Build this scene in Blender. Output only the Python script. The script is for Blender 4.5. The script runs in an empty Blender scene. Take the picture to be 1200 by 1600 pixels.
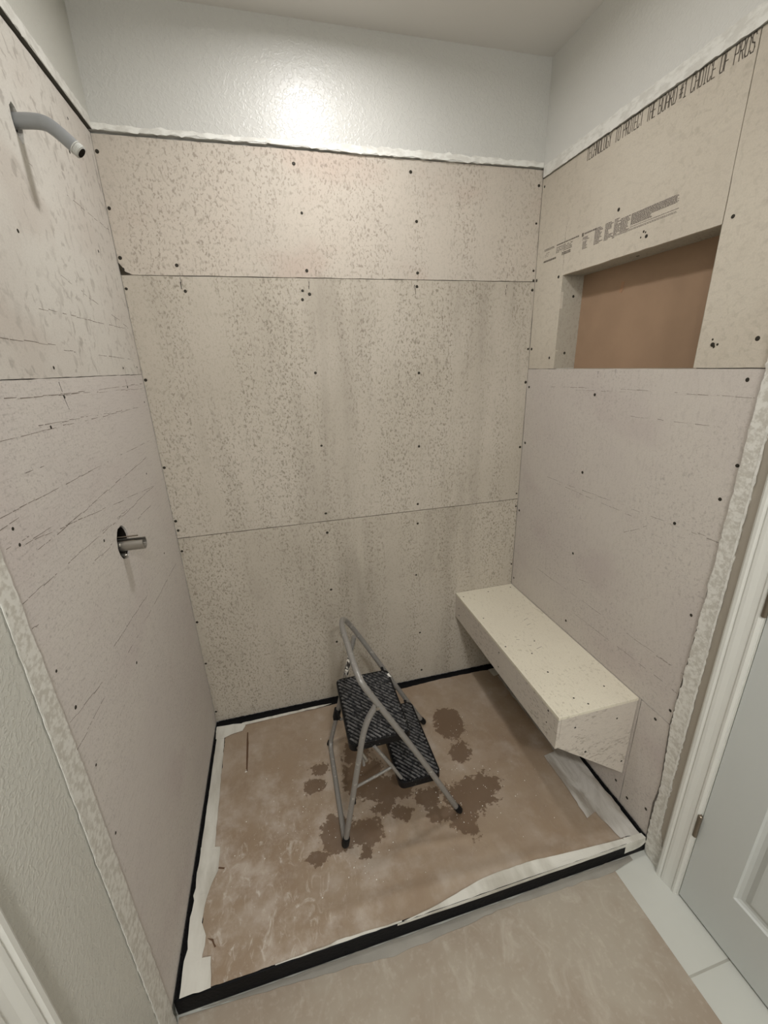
import bpy, math, random
from mathutils import Vector, Matrix
from mathutils.geometry import tessellate_polygon
random.seed(7)
C = bpy.context.scene.collection
SC = bpy.context.scene

SCREWS_BACK = [(0.004,2.21),(0.008,2.066),(0.009,1.931),(0.01,1.899),(0.0,1.842),(0.175,1.913),(0.188,1.836),(0.589,2.216),(0.602,2.078),(0.582,1.84),(0.579,1.811),(-0.002,1.555),(0.603,1.904),(0.995,2.217),(1.016,2.069),(1.019,1.903),(1.016,1.857),(0.606,1.829),(0.604,1.558),(1.023,1.543),(1.508,2.204),(1.509,2.081),(1.513,1.918),(1.533,1.883),(1.514,1.848),(1.53,1.623),(1.518,1.487),(0.002,1.239),(-0.002,1.023),(0.01,0.983),(-0.003,0.893),(0.597,0.985),(-0.005,0.556),(-0.005,0.338),(-0.004,0.062),(0.604,1.277),(1.022,1.242),(1.015,0.98),(1.014,0.886),(0.599,0.985),(0.598,0.896),(1.005,0.622),(0.594,0.614),(1.023,0.291),(0.6,0.327),(1.031,0.057),(1.513,1.201),(1.514,0.977),(1.517,0.912),(1.519,0.601)]
SCREWS_LEFT = [(-0.624,1.843),(-0.171,1.911),(-0.634,1.595),(-0.187,1.595),(-0.042,1.598),(-0.176,2.211),(-0.222,2.122),(-0.623,1.535),(-0.187,1.539),(-0.043,1.483),(-0.195,1.263),(-0.93,1.344),(-0.927,1.314),(-0.624,1.197),(-0.199,0.974),(-0.716,1.482),(-0.948,1.072),(-0.632,0.842),(-0.931,0.972),(-0.931,0.821),(-0.945,0.638)]
SCREWS_RIGHT = [(-0.014,2.197),(-0.421,2.003),(-0.545,1.902),(-0.795,1.879),(-0.011,1.881),(-0.014,1.622),(-0.143,1.584),(-0.812,1.6),(-0.916,1.608),(-0.916,1.518),(-0.018,1.467),(-0.423,1.457),(-0.153,1.869),(-0.022,1.223),(-0.412,1.176),(-0.921,1.224),(-0.813,1.118),(-0.418,0.846),(-0.019,0.896),(-0.428,0.539),(-0.921,0.876),(-0.929,0.536),(-0.019,0.53),(-0.947,1.317),(-0.89,0.463),(-0.89,0.463),(-0.856,0.059),(-0.93,0.103),(-0.799,0.077)]
SCREWS_BENCH_TOP = [(1.373,-0.038),(1.234,-0.046),(1.242,-0.242),(1.365,-0.45),(1.234,-0.449),(1.343,-0.795),(1.451,-0.742),(1.314,-0.76),(1.307,-0.625),(1.5,-0.032),(1.311,-0.516)]
SCREWS_BENCH_FRONT = [(-0.042,0.422),(-0.436,0.453),(-0.439,0.384),(-0.765,0.465),(-0.763,0.413),(-0.045,0.383)]
SCREWS_BENCH_END = [(1.283,0.425),(1.449,0.417),(1.341,0.3),(1.507,0.202)]
SCRATCH_LEFT = [[(-0.951,1.37),(-0.093,1.356)],[(-0.887,1.481),(-0.132,1.472)],[(-0.847,1.418),(-0.713,1.417)],[(-0.852,1.544),(-0.034,1.528)],[(-0.678,1.541),(-0.023,1.543)],[(-0.883,1.285),(-0.13,1.311)],[(-0.912,1.309),(-0.149,1.207)],[(-0.619,1.22),(-0.149,1.207)],[(-0.97,1.227),(-0.298,1.205)],[(-0.973,0.904),(-0.086,0.881)],[(-0.723,0.962),(-0.444,0.943)],[(-0.96,0.962),(-0.816,0.936)],[(-0.493,1.998),(-0.025,2.0)],[(-0.627,1.71),(-0.049,1.715)],[(-0.795,1.644),(-0.588,1.64)],[(-0.563,1.632),(-0.051,1.622)],[(-0.726,1.177),(-0.586,1.172)],[(-0.961,1.155),(-0.884,1.145)],[(-0.37,1.166),(-0.188,1.16)],[(-0.759,1.491),(-0.23,1.474)],[(-0.961,1.352),(-0.905,1.354)],[(-0.912,1.309),(-0.823,1.305)],[(-0.476,1.795),(-0.045,1.721)],[(-0.962,1.319),(-0.896,1.317)],[(-1.006,1.181),(-0.95,1.174)]]
SCRATCH_RIGHT = [[(-0.176,1.475),(-0.389,1.479)],[(-0.536,1.481),(-0.943,1.478)],[(-0.592,1.401),(-0.878,1.403)],[(-0.206,1.109),(-0.691,1.112)],[(-0.691,1.112),(-0.948,1.113)],[(-0.273,1.098),(-0.696,1.088)],[(-0.179,0.672),(-0.945,0.685)],[(-0.4,0.599),(-0.941,0.61)],[(-0.785,0.67),(-0.902,0.685)],[(-0.845,1.327),(-0.888,1.325)],[(-0.323,1.467),(-0.576,1.475)],[(-0.643,1.024),(-0.723,1.076)],[(-0.471,0.757),(-0.516,0.767)]]
MARK_BACK = [[(0.18,1.878),(0.18,1.842)],[(0.607,1.87),(0.606,1.845)],[(1.007,1.863),(1.012,1.83)],[(1.397,1.867),(1.394,1.83)],[(0.184,2.267),(0.18,2.254)],[(0.881,1.708),(1.092,1.695)]]
MARK_RIGHT = [[(-0.425,1.535),(-0.426,1.514)],[(-0.502,1.541),(-0.503,1.525)],[(-0.173,2.037),(-0.169,1.934)],[(-0.177,1.973),(-0.172,1.876)]]
MARK_LEFT = [[(-0.632,1.566),(-0.626,1.533)],[(-0.626,1.533),(-0.617,1.508)],[(-0.189,1.563),(-0.186,1.533)]]
CAM_MATRIX = [[0.968044, 0.112055, -0.224352, 0.440112], [-0.248732, 0.314937, -0.915941, -1.699352], [-0.031979, 0.942474, 0.332745, 1.578105], [0, 0, 0, 1]]
CAM_LENS = 14.6327

# ------------------------------------------------------------------ camera, light, exposure
cam = bpy.data.cameras.new('camera'); camo = bpy.data.objects.new('camera', cam); C.objects.link(camo)
cam.sensor_fit = 'VERTICAL'; cam.sensor_height = 36.0; cam.lens = CAM_LENS
cam.clip_start = 0.02
camo.matrix_world = Matrix(CAM_MATRIX)
SC.camera = camo
SC.view_settings.view_transform = 'Standard'; SC.view_settings.look = 'None'
SC.view_settings.gamma = 1.0; SC.view_settings.use_curve_mapping = False
SC.view_settings.exposure = 0.08
world = bpy.data.worlds.new('world'); SC.world = world; world.use_nodes = True
world.node_tree.nodes['Background'].inputs[0].default_value = (0.8, 0.85, 0.9, 1)
world.node_tree.nodes['Background'].inputs[1].default_value = 0.02

def lamp(name, loc, size, power, color=(1.0, 0.985, 0.985), spread=180, rot=(0, 0, 0)):
    l = bpy.data.lights.new(name, 'AREA'); l.shape = 'DISK'; l.size = size; l.energy = power
    l.color = color; l.spread = math.radians(spread)
    o = bpy.data.objects.new(name, l); C.objects.link(o); o.location = loc; o.rotation_euler = rot
    return o
lamp('shower_downlight', (0.68, -0.47, 2.57), 0.13, 7.3, spread=172)
lamp('room_downlight', (0.62, -2.75, 2.57), 0.22, 27.0)
lamp('room_downlight', (0.0, -2.35, 2.57), 0.22, 11.0)
lamp('room_fill_light', (0.7, -3.33, 2.05), 0.45, 10.0, rot=(math.radians(90), 0, math.radians(0)))  # unseen lamp added to fill the ceiling and upper walls

W = 1.524
ZC = 2.5755
ZF = -0.064
PF = -0.9585      # front edge of the pan
YB = -3.4         # wall behind the camera
XR = 2.2

# ------------------------------------------------------------------ mesh helpers
class MB:
    def __init__(s): s.v = []; s.f = []; s.m = []; s.mi = 0
    def add(s, vs, fs):
        b = len(s.v); s.v += [Vector(v) for v in vs]
        for f in fs: s.f.append([b+i for i in f]); s.m.append(s.mi)
        return s
    def box(s, x0, x1, y0, y1, z0, z1):
        vs = [(x, y, z) for x in (x0, x1) for y in (y0, y1) for z in (z0, z1)]
        return s.add(vs, [(0,1,3,2), (4,6,7,5), (0,4,5,1), (2,3,7,6), (0,2,6,4), (1,5,7,3)])
    def obox(s, cpt, ux, uy, uz, hx, hy, hz):
        cpt = Vector(cpt); ux = Vector(ux).normalized(); uy = Vector(uy).normalized(); uz = Vector(uz).normalized()
        vs = [cpt+ux*hx*a+uy*hy*b+uz*hz*c for a in (-1, 1) for b in (-1, 1) for c in (-1, 1)]
        return s.add(vs, [(0,1,3,2), (4,6,7,5), (0,4,5,1), (2,3,7,6), (0,2,6,4), (1,5,7,3)])
    def tube(s, pts, r, n=12, cap=True, closed=False):
        pts = [Vector(p) for p in pts]; N = len(pts)
        rs = r if isinstance(r, (list, tuple)) else [r]*N
        t0 = (pts[1]-pts[0]).normalized()
        ref = Vector((0, 0, 1)) if abs(t0.z) < .9 else Vector((1, 0, 0))
        nrm = t0.cross(ref).normalized(); rings = []
        for i in range(N):
            if i == 0: t = pts[1]-pts[0]
            elif i == N-1: t = pts[-1]-pts[-2]
            else: t = (pts[i+1]-pts[i]).normalized()+(pts[i]-pts[i-1]).normalized()
            t.normalize(); nrm = (nrm-t*nrm.dot(t)).normalized(); b = t.cross(nrm)
            rings.append([pts[i]+(nrm*math.cos(2*math.pi*k/n)+b*math.sin(2*math.pi*k/n))*rs[i] for k in range(n)])
        vs = [v for ring in rings for v in ring]; fs = []
        for i in range(N-1):
            for k in range(n):
                fs.append((i*n+k, i*n+(k+1) % n, (i+1)*n+(k+1) % n, (i+1)*n+k))
        if cap: fs.append(list(range(n))[::-1]); fs.append([(N-1)*n+k for k in range(n)])
        return s.add(vs, fs)
    def poly(s, outer, plane, c0, d, holes=()):
        """flat polygon (u,v) on plane X/Y/Z at c0, given a thickness d along the axis"""
        def P(u, v, c): return {'X': (c, u, v), 'Y': (u, c, v), 'Z': (u, v, c)}[plane]
        loops = [list(outer)]+[list(h) for h in holes]
        tris = tessellate_polygon([[Vector((u, v, 0)) for u, v in L] for L in loops])
        flat = [p for L in loops for p in L]; n = len(flat)
        vs = [P(u, v, c0) for u, v in flat]+[P(u, v, c0+d) for u, v in flat]
        fs = [tuple(t) for t in tris]+[tuple(n+i for i in t)[::-1] for t in tris]
        b = 0
        for L in loops:
            m = len(L)
            for i in range(m):
                j = (i+1) % m; fs.append((b+i, b+j, n+b+j, n+b+i))
            b += m
        return s.add(vs, fs)
    def lathe(s, c, ax, prof, n=12):
        """prof: list of (distance along axis, radius)"""
        c = Vector(c); ax = Vector(ax).normalized()
        ref = Vector((0, 0, 1)) if abs(ax.z) < .9 else Vector((1, 0, 0))
        a = ax.cross(ref).normalized(); b = ax.cross(a); vs = []; fs = []
        for h, r in prof:
            vs += [c+ax*h+(a*math.cos(2*math.pi*k/n)+b*math.sin(2*math.pi*k/n))*r for k in range(n)]
        for i in range(len(prof)-1):
            for k in range(n): fs.append((i*n+k, i*n+(k+1) % n, (i+1)*n+(k+1) % n, (i+1)*n+k))
        fs.append(list(range(n))[::-1]); fs.append([(len(prof)-1)*n+k for k in range(n)])
        return s.add(vs, fs)
    def build(s, name, mats, parent=None, smooth=False, origin=None, bevel=0, seg=2, fix=True):
        if parent is not None: origin = world_loc(parent)
        o0 = Vector(origin) if origin is not None else Vector((0, 0, 0))
        me = bpy.data.meshes.new(name); me.from_pydata([v-o0 for v in s.v], [], s.f)
        if not isinstance(mats, (list, tuple)): mats = [mats]
        for m in mats: me.materials.append(m)
        for p, mi in zip(me.polygons, s.m): p.material_index = mi
        if fix:
            import bmesh
            bm = bmesh.new(); bm.from_mesh(me); bmesh.ops.recalc_face_normals(bm, faces=bm.faces[:]); bm.to_mesh(me); bm.free()
        if smooth:
            me.shade_smooth()
            if smooth != 'full':
                try: me.set_sharp_from_angle(angle=math.radians(40))
                except Exception: pass
        me.update()
        o = bpy.data.objects.new(name, me); C.objects.link(o)
        if parent is not None: o.parent = parent
        else: o.location = o0
        if bevel:
            b = o.modifiers.new('bevel', 'BEVEL'); b.width = bevel; b.segments = seg; b.limit_method = 'ANGLE'
            if not smooth: me.shade_smooth(); me.set_sharp_from_angle(angle=math.radians(35))
        return o

def world_loc(o):
    l = Vector((0, 0, 0))
    while o is not None: l += o.location; o = o.parent
    return l
def tag(o, label=None, cat=None, group=None, kind=None):
    if label: o['label'] = label
    if cat: o['category'] = cat
    if group: o['group'] = group
    if kind: o['kind'] = kind
    return o
def thing(name, label, cat, loc, group=None):
    o = bpy.data.objects.new(name, None); C.objects.link(o); o.location = loc; o.empty_display_size = .05
    return tag(o, label, cat, group)
def struct(o): o['kind'] = 'structure'; return o

def ragged(pts, step=.012, amp=.0015, sides=None):
    out = []; n = len(pts)
    for i in range(n):
        a = Vector(pts[i]); b = Vector(pts[(i+1) % n]); d = b-a; L = d.length
        out.append(tuple(a))
        if sides is not None and i not in sides: continue
        k = int(L/step); nr = Vector((-d.y, d.x)).normalized() if L > 0 else Vector((0, 0))
        for j in range(1, k):
            out.append(tuple(a+d*((j+random.uniform(-.3, .3))/k)+nr*random.gauss(0, amp)))
    return out
def catmull(P, k=6):
    P = [Vector(p) for p in P]; out = []
    Q = [P[0]*2-P[1]]+P+[P[-1]*2-P[-2]]
    for i in range(1, len(Q)-2):
        p0, p1, p2, p3 = Q[i-1:i+3]
        for j in range(k):
            t = j/k
            out.append(.5*((2*p1)+(p2-p0)*t+(2*p0-5*p1+4*p2-p3)*t*t+(3*p1-p0-3*p2+p3)*t**3))
    out.append(P[-1]); return out
def fillet(P, r, k=6):
    """polyline with rounded corners"""
    P = [Vector(p) for p in P]; out = [P[0]]
    for i in range(1, len(P)-1):
        a, b, c = P[i-1], P[i], P[i+1]
        ra = min(r, (a-b).length*.49, (c-b).length*.49)
        p = b+(a-b).normalized()*ra; q = b+(c-b).normalized()*ra
        for j in range(k+1):
            t = j/k; out.append(p*(1-t)**2+b*2*t*(1-t)+q*t*t)
    out.append(P[-1]); return out

# ------------------------------------------------------------------ materials
def s2l(c): return tuple(((x/255)/12.92 if x/255 <= .04045 else (((x/255)+.055)/1.055)**2.4) for x in c)+(1,)
class NT:
    def __init__(s, name, rough=.8, spec=.3, metal=0):
        s.mat = bpy.data.materials.new(name); s.mat.use_nodes = True; s.t = s.mat.node_tree; s.n = s.t.nodes
        s.b = s.n['Principled BSDF']; s.b.inputs['Roughness'].default_value = rough
        s.b.inputs['Specular IOR Level'].default_value = spec; s.b.inputs['Metallic'].default_value = metal
        s.co = s.n.new('ShaderNodeTexCoord').outputs['Object']
    def link(s, a, b): s.t.links.new(a, b)
    def put(s, sock, v):
        if hasattr(v, 'node'): s.link(v, sock)
        else: sock.default_value = v
    def mapping(s, scale=(1, 1, 1), rot=(0, 0, 0), loc=(0, 0, 0), src=None):
        m = s.n.new('ShaderNodeMapping'); s.link(src or s.co, m.inputs[0])
        m.inputs['Scale'].default_value = scale; m.inputs['Rotation'].default_value = rot; m.inputs['Location'].default_value = loc
        return m.outputs[0]
    def noise(s, scale=5, detail=3, rough=.5, vec=None, dist=0, color=False):
        n = s.n.new('ShaderNodeTexNoise'); s.link(vec or s.co, n.inputs['Vector'])
        n.inputs['Scale'].default_value = scale; n.inputs['Detail'].default_value = detail
        n.inputs['Roughness'].default_value = rough; n.inputs['Distortion'].default_value = dist
        return n.outputs['Color' if color else 'Fac']
    def ramp(s, fac, lo, hi, a=0., b=1.):
        m = s.n.new('ShaderNodeMapRange'); s.link(fac, m.inputs['Value']); m.interpolation_type = 'SMOOTHSTEP'
        m.inputs['From Min'].default_value = lo; m.inputs['From Max'].default_value = hi
        m.inputs['To Min'].default_value = a; m.inputs['To Max'].default_value = b
        return m.outputs[0]
    def math(s, op, a, b=0.):
        m = s.n.new('ShaderNodeMath'); m.operation = op; s.put(m.inputs[0], a); s.put(m.inputs[1], b); return m.outputs[0]
    def mix(s, fac, a, b):
        m = s.n.new('ShaderNodeMix'); m.data_type = 'RGBA'
        s.put(m.inputs['Factor'], fac); s.put(m.inputs[6], a); s.put(m.inputs[7], b); return m.outputs[2]
    def color(s, c): s.put(s.b.inputs['Base Color'], c)
    def bump(s, h, strength=.3, dist=.002):
        b = s.n.new('ShaderNodeBump'); b.inputs['Strength'].default_value = strength; b.inputs['Distance'].default_value = dist
        s.link(h, b.inputs['Height'])
        if s.b.inputs['Normal'].is_linked: s.link(s.b.inputs['Normal'].links[0].from_socket, b.inputs['Normal'])
        s.link(b.outputs[0], s.b.inputs['Normal'])

def simple(name, rgb, rough=.6, spec=.3, metal=0, bump=None, var=0):
    m = NT(name, rough, spec, metal)
    c = s2l(rgb)
    if var:
        d = tuple(x*(1-var) for x in c[:3])+(1,)
        m.color(m.mix(m.ramp(m.noise(9, 4), .35, .65), c, d))
    else: m.color(c)
    if bump: m.bump(m.noise(bump[0], 3), bump[1], bump[2])
    return m.mat

def paint_mat(name, rgb, rough=.38, bumps=.35, scale=120, spec=.4):
    m = NT(name, rough, spec); c = s2l(rgb); d = tuple(x*.96 for x in c[:3])+(1,)
    m.color(m.mix(m.ramp(m.noise(2.5, 3), .3, .7), c, d))
    h = m.ramp(m.noise(scale, 2, .5, dist=.6), .45, .62)
    m.bump(h, bumps, .0015)
    return m.mat

def board_mat(name, base, alt, spot, spots=.6, sscale=(140, 140, 88), band=(7, 7, .8), lo=.55, pink=None, dark=.0, fiber=None, seed=(0, 0, 0), stain=None):
    m = NT(name, .82, .22); v0 = m.mapping(loc=seed)
    col = m.mix(m.ramp(m.noise(2.2, 4, .55, v0), .32, .68), s2l(base), s2l(alt))
    if pink:
        col = m.mix(m.ramp(m.noise(3.0, 3, .5, m.mapping((1, 1, 1.6), loc=(3, 5, 1))), .5, .72, 0, .6), col, s2l(pink))
    fine = m.noise(260, 3, .6, v0)
    col = m.mix(m.ramp(fine, .35, .7, 0, .16), col, s2l((150, 143, 132)))
    if spots:
        bandm = m.ramp(m.noise(1, 3, .55, m.mapping(band, loc=seed)), .36, .6, .25, 1)
        sp = m.noise(1, 2.5, .55, m.mapping(sscale, loc=seed), dist=.5)
        fac = m.math('MULTIPLY', m.math('MULTIPLY', m.ramp(sp, lo-.02, lo+.09), bandm), spots)
        col = m.mix(fac, col, s2l(spot))
        sp2 = m.noise(1, 2, .5, m.mapping(tuple(x*.55 for x in sscale), loc=(9, 4, 2)), dist=.8)
        fac2 = m.math('MULTIPLY', m.math('MULTIPLY', m.ramp(sp2, lo, lo+.13), bandm), spots*.55)
        col = m.mix(fac2, col, s2l(spot))
    if stain:
        st = m.ramp(m.noise(1, 4, .6, m.mapping(stain, loc=(2, 7, 3))), .48, .68, 0, .32)
        col = m.mix(st, col, s2l((120, 112, 98)))
    if fiber:
        f = m.noise(1, 3, .6, m.mapping(fiber[0], rot=fiber[1]))
        col = m.mix(m.ramp(f, .5, .72, 0, fiber[2]), col, s2l((135, 128, 120)))
        m.bump(f, .12, .001)
    m.color(col)
    m.bump(fine, .16, .0012)
    return m.mat

M = {}
M['paint'] = paint_mat('semi_gloss_wall_paint', (194, 193, 187), .33, .35, 95, .45)
M['paint_smooth'] = paint_mat('smooth_wall_paint', (209, 208, 202), .45, .18, 110, .35)
M['paint_left'] = paint_mat('orange_peel_wall_paint', (196, 195, 186), .4, .35, 120, .4)
M['taupe'] = simple('taupe_wall_paint', (176, 168, 155), .5, .3, bump=(150, .15, .001))
M['ceiling'] = simple('ceiling_paint', (218, 216, 211), .8, .15, bump=(120, .15, .001))
M['trimwhite'] = simple('white_trim_paint', (212, 212, 205), .35, .4)
M['door'] = simple('door_paint', (192, 195, 191), .42, .4, bump=(300, .08, .0005))
M['dark'] = simple('painted_hole_shade', (30, 26, 22), .9, .1)  # near-black colour stands in for shade inside the wall holes and pipe mouth
M['membrane'] = simple('black_membrane', (11, 11, 13), .6, .18, bump=(90, .5, .002))
M['tile'] = None
M['b_back'] = board_mat('cement_board_back', (188, 180, 167), (179, 171, 157), (134, 127, 113), .85, band=(9, 9, .9), stain=(3.4, 1, .5))
M['b_back_top'] = board_mat('cement_board_back_top', (192, 183, 170), (186, 178, 166), (140, 130, 118), .7, sscale=(130, 130, 85), band=(7, 7, 1.4), pink=(183, 165, 152), seed=(4, 0, 2))
M['b_back_low'] = board_mat('cement_board_back_low', (184, 176, 162), (174, 166, 152), (132, 125, 110), .85, band=(8, 8, .7), seed=(1, 3, 5), stain=(4.5, 1, .6))
M['b_left_top'] = board_mat('cement_board_left_top', (206, 202, 193), (198, 192, 183), (152, 145, 136), .6, sscale=(60, 46, 36), band=(2.5, 2.5, 2.5), lo=.57, pink=(190, 181, 171), seed=(0, 2, 8))
M['b_left_low'] = board_mat('cement_board_left_low', (205, 199, 191), (200, 193, 187), (146, 139, 132), .38, sscale=(70, 130, 170), band=(2, 2, 2), lo=.58, pink=(196, 186, 181), fiber=((30, 22, 200), (math.radians(-28), 0, 0), .2), seed=(0, 7, 1))
M['b_right_top'] = board_mat('cement_board_right_top', (199, 191, 176), (190, 181, 166), (150, 141, 126), .25, sscale=(60, 60, 60), band=(2, 3, 3), lo=.56, fiber=((30, 26, 70), (math.radians(40), 0, 0), .12), seed=(5, 1, 3))
M['b_right_low'] = board_mat('cement_board_right_low', (198, 191, 182), (192, 184, 177), (142, 133, 126), .35, sscale=(80, 120, 120), band=(2, 2.5, 2.5), lo=.575, pink=(184, 173, 168), fiber=((30, 90, 30), (math.radians(35), 0, 0), .15), seed=(5, 5, 5))
M['b_bench'] = board_mat('cement_board_bench', (198, 190, 178), (190, 181, 170), (132, 122, 110), .55, sscale=(60, 60, 120), band=(4, 4, 4), lo=.57, seed=(2, 2, 2))
M['b_bench_top'] = board_mat('cement_board_bench_top', (219, 213, 194), (212, 205, 187), (150, 140, 118), .4, sscale=(110, 60, 60), band=(5, 5, 5), lo=.6, seed=(8, 2, 2))
M['b_edge'] = simple('board_cut_edge', (150, 142, 128), .9, .1)
M['b_niche'] = board_mat('cement_board_niche', (176, 170, 156), (166, 159, 145), (120, 112, 100), .5, seed=(8, 8, 2))
M['kraft_panel'] = simple('brown_niche_backing', (156, 130, 106), .6, .25, bump=(30, .12, .002), var=.08)
M['scratch'] = simple('scuff_grey', (128, 119, 110), .9, .1)
M['pencil'] = simple('pencil_grey', (62, 58, 54), .8, .2)
M['ink'] = simple('printed_grey_ink', (104, 97, 88), .85, .15)
M['ink_small'] = simple('fine_print_ink', (112, 104, 98), .85, .15)
M['screw'] = simple('screw_steel', (46, 44, 38), .5, .5, .3)
M['screwhole'] = simple('screw_countersink', (56, 51, 42), .9, .1)
M['pipe'] = simple('grey_pipe', (142, 144, 144), .35, .45, .1, var=.12)
M['thread'] = simple('pipe_thread', (190, 190, 184), .45, .4)
M['chrome'] = simple('satin_metal', (160, 156, 148), .3, .5, .85)
M['hinge'] = simple('hinge_nickel', (128, 118, 104), .35, .5, .8)
M['rubber'] = simple('black_rubber', (14, 14, 15), .6, .3)

def plaster_mat(name, a, b, sc):
    m = NT(name, .6, .3)
    n = m.noise(1, 4, .6, m.mapping(sc))
    m.color(m.mix(m.ramp(n, .4, .62), s2l(a), s2l(b)))
    m.bump(n, .22, .003); m.bump(m.noise(110, 3), .35, .0012)
    return m.mat
M['plaster'] = plaster_mat('white_joint_compound', (222, 221, 214), (204, 202, 194), (30, 30, 60))
M['plaster_v'] = plaster_mat('trowelled_joint_compound', (214, 212, 204), (190, 186, 176), (80, 80, 90))
def tape_mat():
    m = NT('white_masking_tape', .55, .3)
    n = m.noise(1, 4, .6, m.mapping((9, 2.2, 9), rot=(0, 0, .4)))
    m.color(m.mix(m.ramp(n, .4, .68), s2l((208, 206, 196)), s2l((176, 172, 160))))
    m.bump(m.noise(30, 3, .5, dist=1), .5, .003); return m.mat
M['tape'] = tape_mat()
def film_mat():
    m = NT('cloudy_plastic_film', .35, .45)
    n = m.noise(1, 4, .6, m.mapping((14, 5, 9), rot=(0, 0, .1)), dist=.8)
    m.color(m.mix(m.ramp(n, .35, .65), s2l((190, 187, 180)), s2l((150, 143, 132))))
    m.bump(n, .7, .006); return m.mat
M['film'] = film_mat()
M['grey_tape'] = simple('grey_edge_tape', (152, 148, 138), .5, .3, bump=(60, .3, .002), var=.15)

BLOBS = [(1.005,-.655,.095,.065),(.935,-.735,.045,.06),(1.075,-.625,.06,.045),(1.055,-.315,.062,.085),(1.045,-.47,.05,.045),
 (.61,-.35,.06,.055),(.62,-.47,.085,.075),(.72,-.545,.085,.05),(.84,-.62,.05,.04),(.86,-.69,.045,.03),(.485,-.655,.062,.065),
 (.585,-.675,.055,.045),(.572,-.742,.022,.025),(.405,-.715,.035,.02),(.728,-.645,.032,.03),(.43,-.455,.045,.03),(.45,-.385,.03,.022),(.67,-.61,.04,.03)]
def paper_mat():
    m = NT('kraft_floor_paper', .62, .25)
    dusty = m.ramp(m.noise(2.6, 4, .55), .35, .68, 0, .55)
    col = m.mix(dusty, s2l((143, 124, 103)), s2l((155, 140, 121)))
    col = m.mix(m.ramp(m.noise(14, 4, .6), .45, .75, 0, .25), col, s2l((124, 106, 91)))
    # white plaster smears, strongest front left
    region = m.n.new('ShaderNodeVectorMath'); region.operation = 'DISTANCE'; m.link(m.co, region.inputs[0]); region.inputs[1].default_value = (.22, -.80, 0)
    reg = m.ramp(region.outputs['Value'], .1, .42, 1, .12)
    sm = m.noise(1, 5, .65, m.mapping((26, 14, 10), rot=(0, 0, .5)), dist=1.4)
    col = m.mix(m.math('MULTIPLY', m.ramp(sm, .52, .72, 0, .75), reg), col, s2l((196, 188, 176)))
    sm2 = m.ramp(m.noise(7, 4, .6, m.mapping(loc=(4, 4, 4))), .5, .75, 0, .4)
    col = m.mix(sm2, col, s2l((186, 176, 164)))
    haze = m.math('MULTIPLY', m.ramp(m.noise(5.5, 6, .68, m.mapping(loc=(1, 8, 4))), .42, .66, 0, .62), m.ramp(region.outputs['Value'], .15, .75, 1, .25))
    col = m.mix(haze, col, s2l((190, 180, 168)))
    tiny = m.math('MULTIPLY', m.ramp(m.noise(1, 4, .7, m.mapping((60, 26, 10), rot=(0, 0, -.7)), dist=.8), .6, .72, 0, .6), reg)
    col = m.mix(tiny, col, s2l((205, 198, 188)))
    # damp blotches
    nz = m.noise(16, 6, .72, color=True)
    off = m.n.new('ShaderNodeVectorMath'); off.operation = 'MULTIPLY_ADD'; m.link(nz, off.inputs[0])
    off.inputs[1].default_value = (.12, .12, 0); m.link(m.co, off.inputs[2])
    best = None
    for (x, y, rx, ry) in BLOBS:
        v = m.n.new('ShaderNodeVectorMath'); v.operation = 'MULTIPLY_ADD'; m.link(off.outputs[0], v.inputs[0])
        v.inputs[1].default_value = (1/rx, 1/ry, 0); v.inputs[2].default_value = (-(x+.06)/rx, -(y+.06)/ry, 0)
        L = m.n.new('ShaderNodeVectorMath'); L.operation = 'LENGTH'; m.link(v.outputs[0], L.inputs[0])
        best = L.outputs['Value'] if best is None else m.math('MINIMUM', best, L.outputs['Value'])
    best = m.math('ADD', best, m.math('MULTIPLY', m.math('SUBTRACT', m.noise(75, 3, .6), .5), 1.0))
    wet = m.ramp(best, .98, 1.12, .82, 0)
    col = m.mix(wet, col, s2l((96, 76, 58)))
    m.color(col); m.put(m.b.inputs['Roughness'], m.ramp(best, .9, 1.05, .5, .68))
    m.bump(m.noise(6, 4, .6, dist=.6), .25, .008)
    return m.mat
M['paper'] = paper_mat()
def paper2_mat():
    m = NT('dusty_floor_paper', .7, .2)
    col = m.mix(m.ramp(m.noise(3.2, 4, .6), .35, .65), s2l((150, 137, 121)), s2l((163, 154, 139)))
    sm = m.noise(1, 5, .65, m.mapping((12, 9, 10), rot=(0, 0, .9)), dist=1.2)
    col = m.mix(m.ramp(sm, .5, .74, 0, .5), col, s2l((184, 176, 162)))
    col = m.mix(m.ramp(m.noise(90, 3), .5, .8, 0, .25), col, s2l((192, 182, 168)))
    m.color(col); m.bump(m.noise(7, 4, .6), .2, .006); return m.mat
M['paper2'] = paper2_mat()
def tile_mat():
    m = NT('pale_grey_floor_tile', .35, .45)
    b = m.n.new('ShaderNodeTexBrick'); m.link(m.mapping((1, 1, 1), loc=(.10, 1.255, 0)), b.inputs['Vector'])
    b.offset = 0; b.inputs['Scale'].default_value = 1; b.inputs['Brick Width'].default_value = .60; b.inputs['Row Height'].default_value = .30
    b.inputs['Mortar Size'].default_value = .003; b.inputs['Mortar Smooth'].default_value = .1
    b.inputs['Color1'].default_value = s2l((196, 197, 189)); b.inputs['Color2'].default_value = s2l((190, 191, 183)); b.inputs['Mortar'].default_value = s2l((158, 156, 146))
    m.color(m.mix(m.ramp(m.noise(4, 4), .35, .7, 0, .3), b.outputs['Color'], s2l((178, 178, 168)))); return m.mat
M['tile'] = tile_mat()
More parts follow.
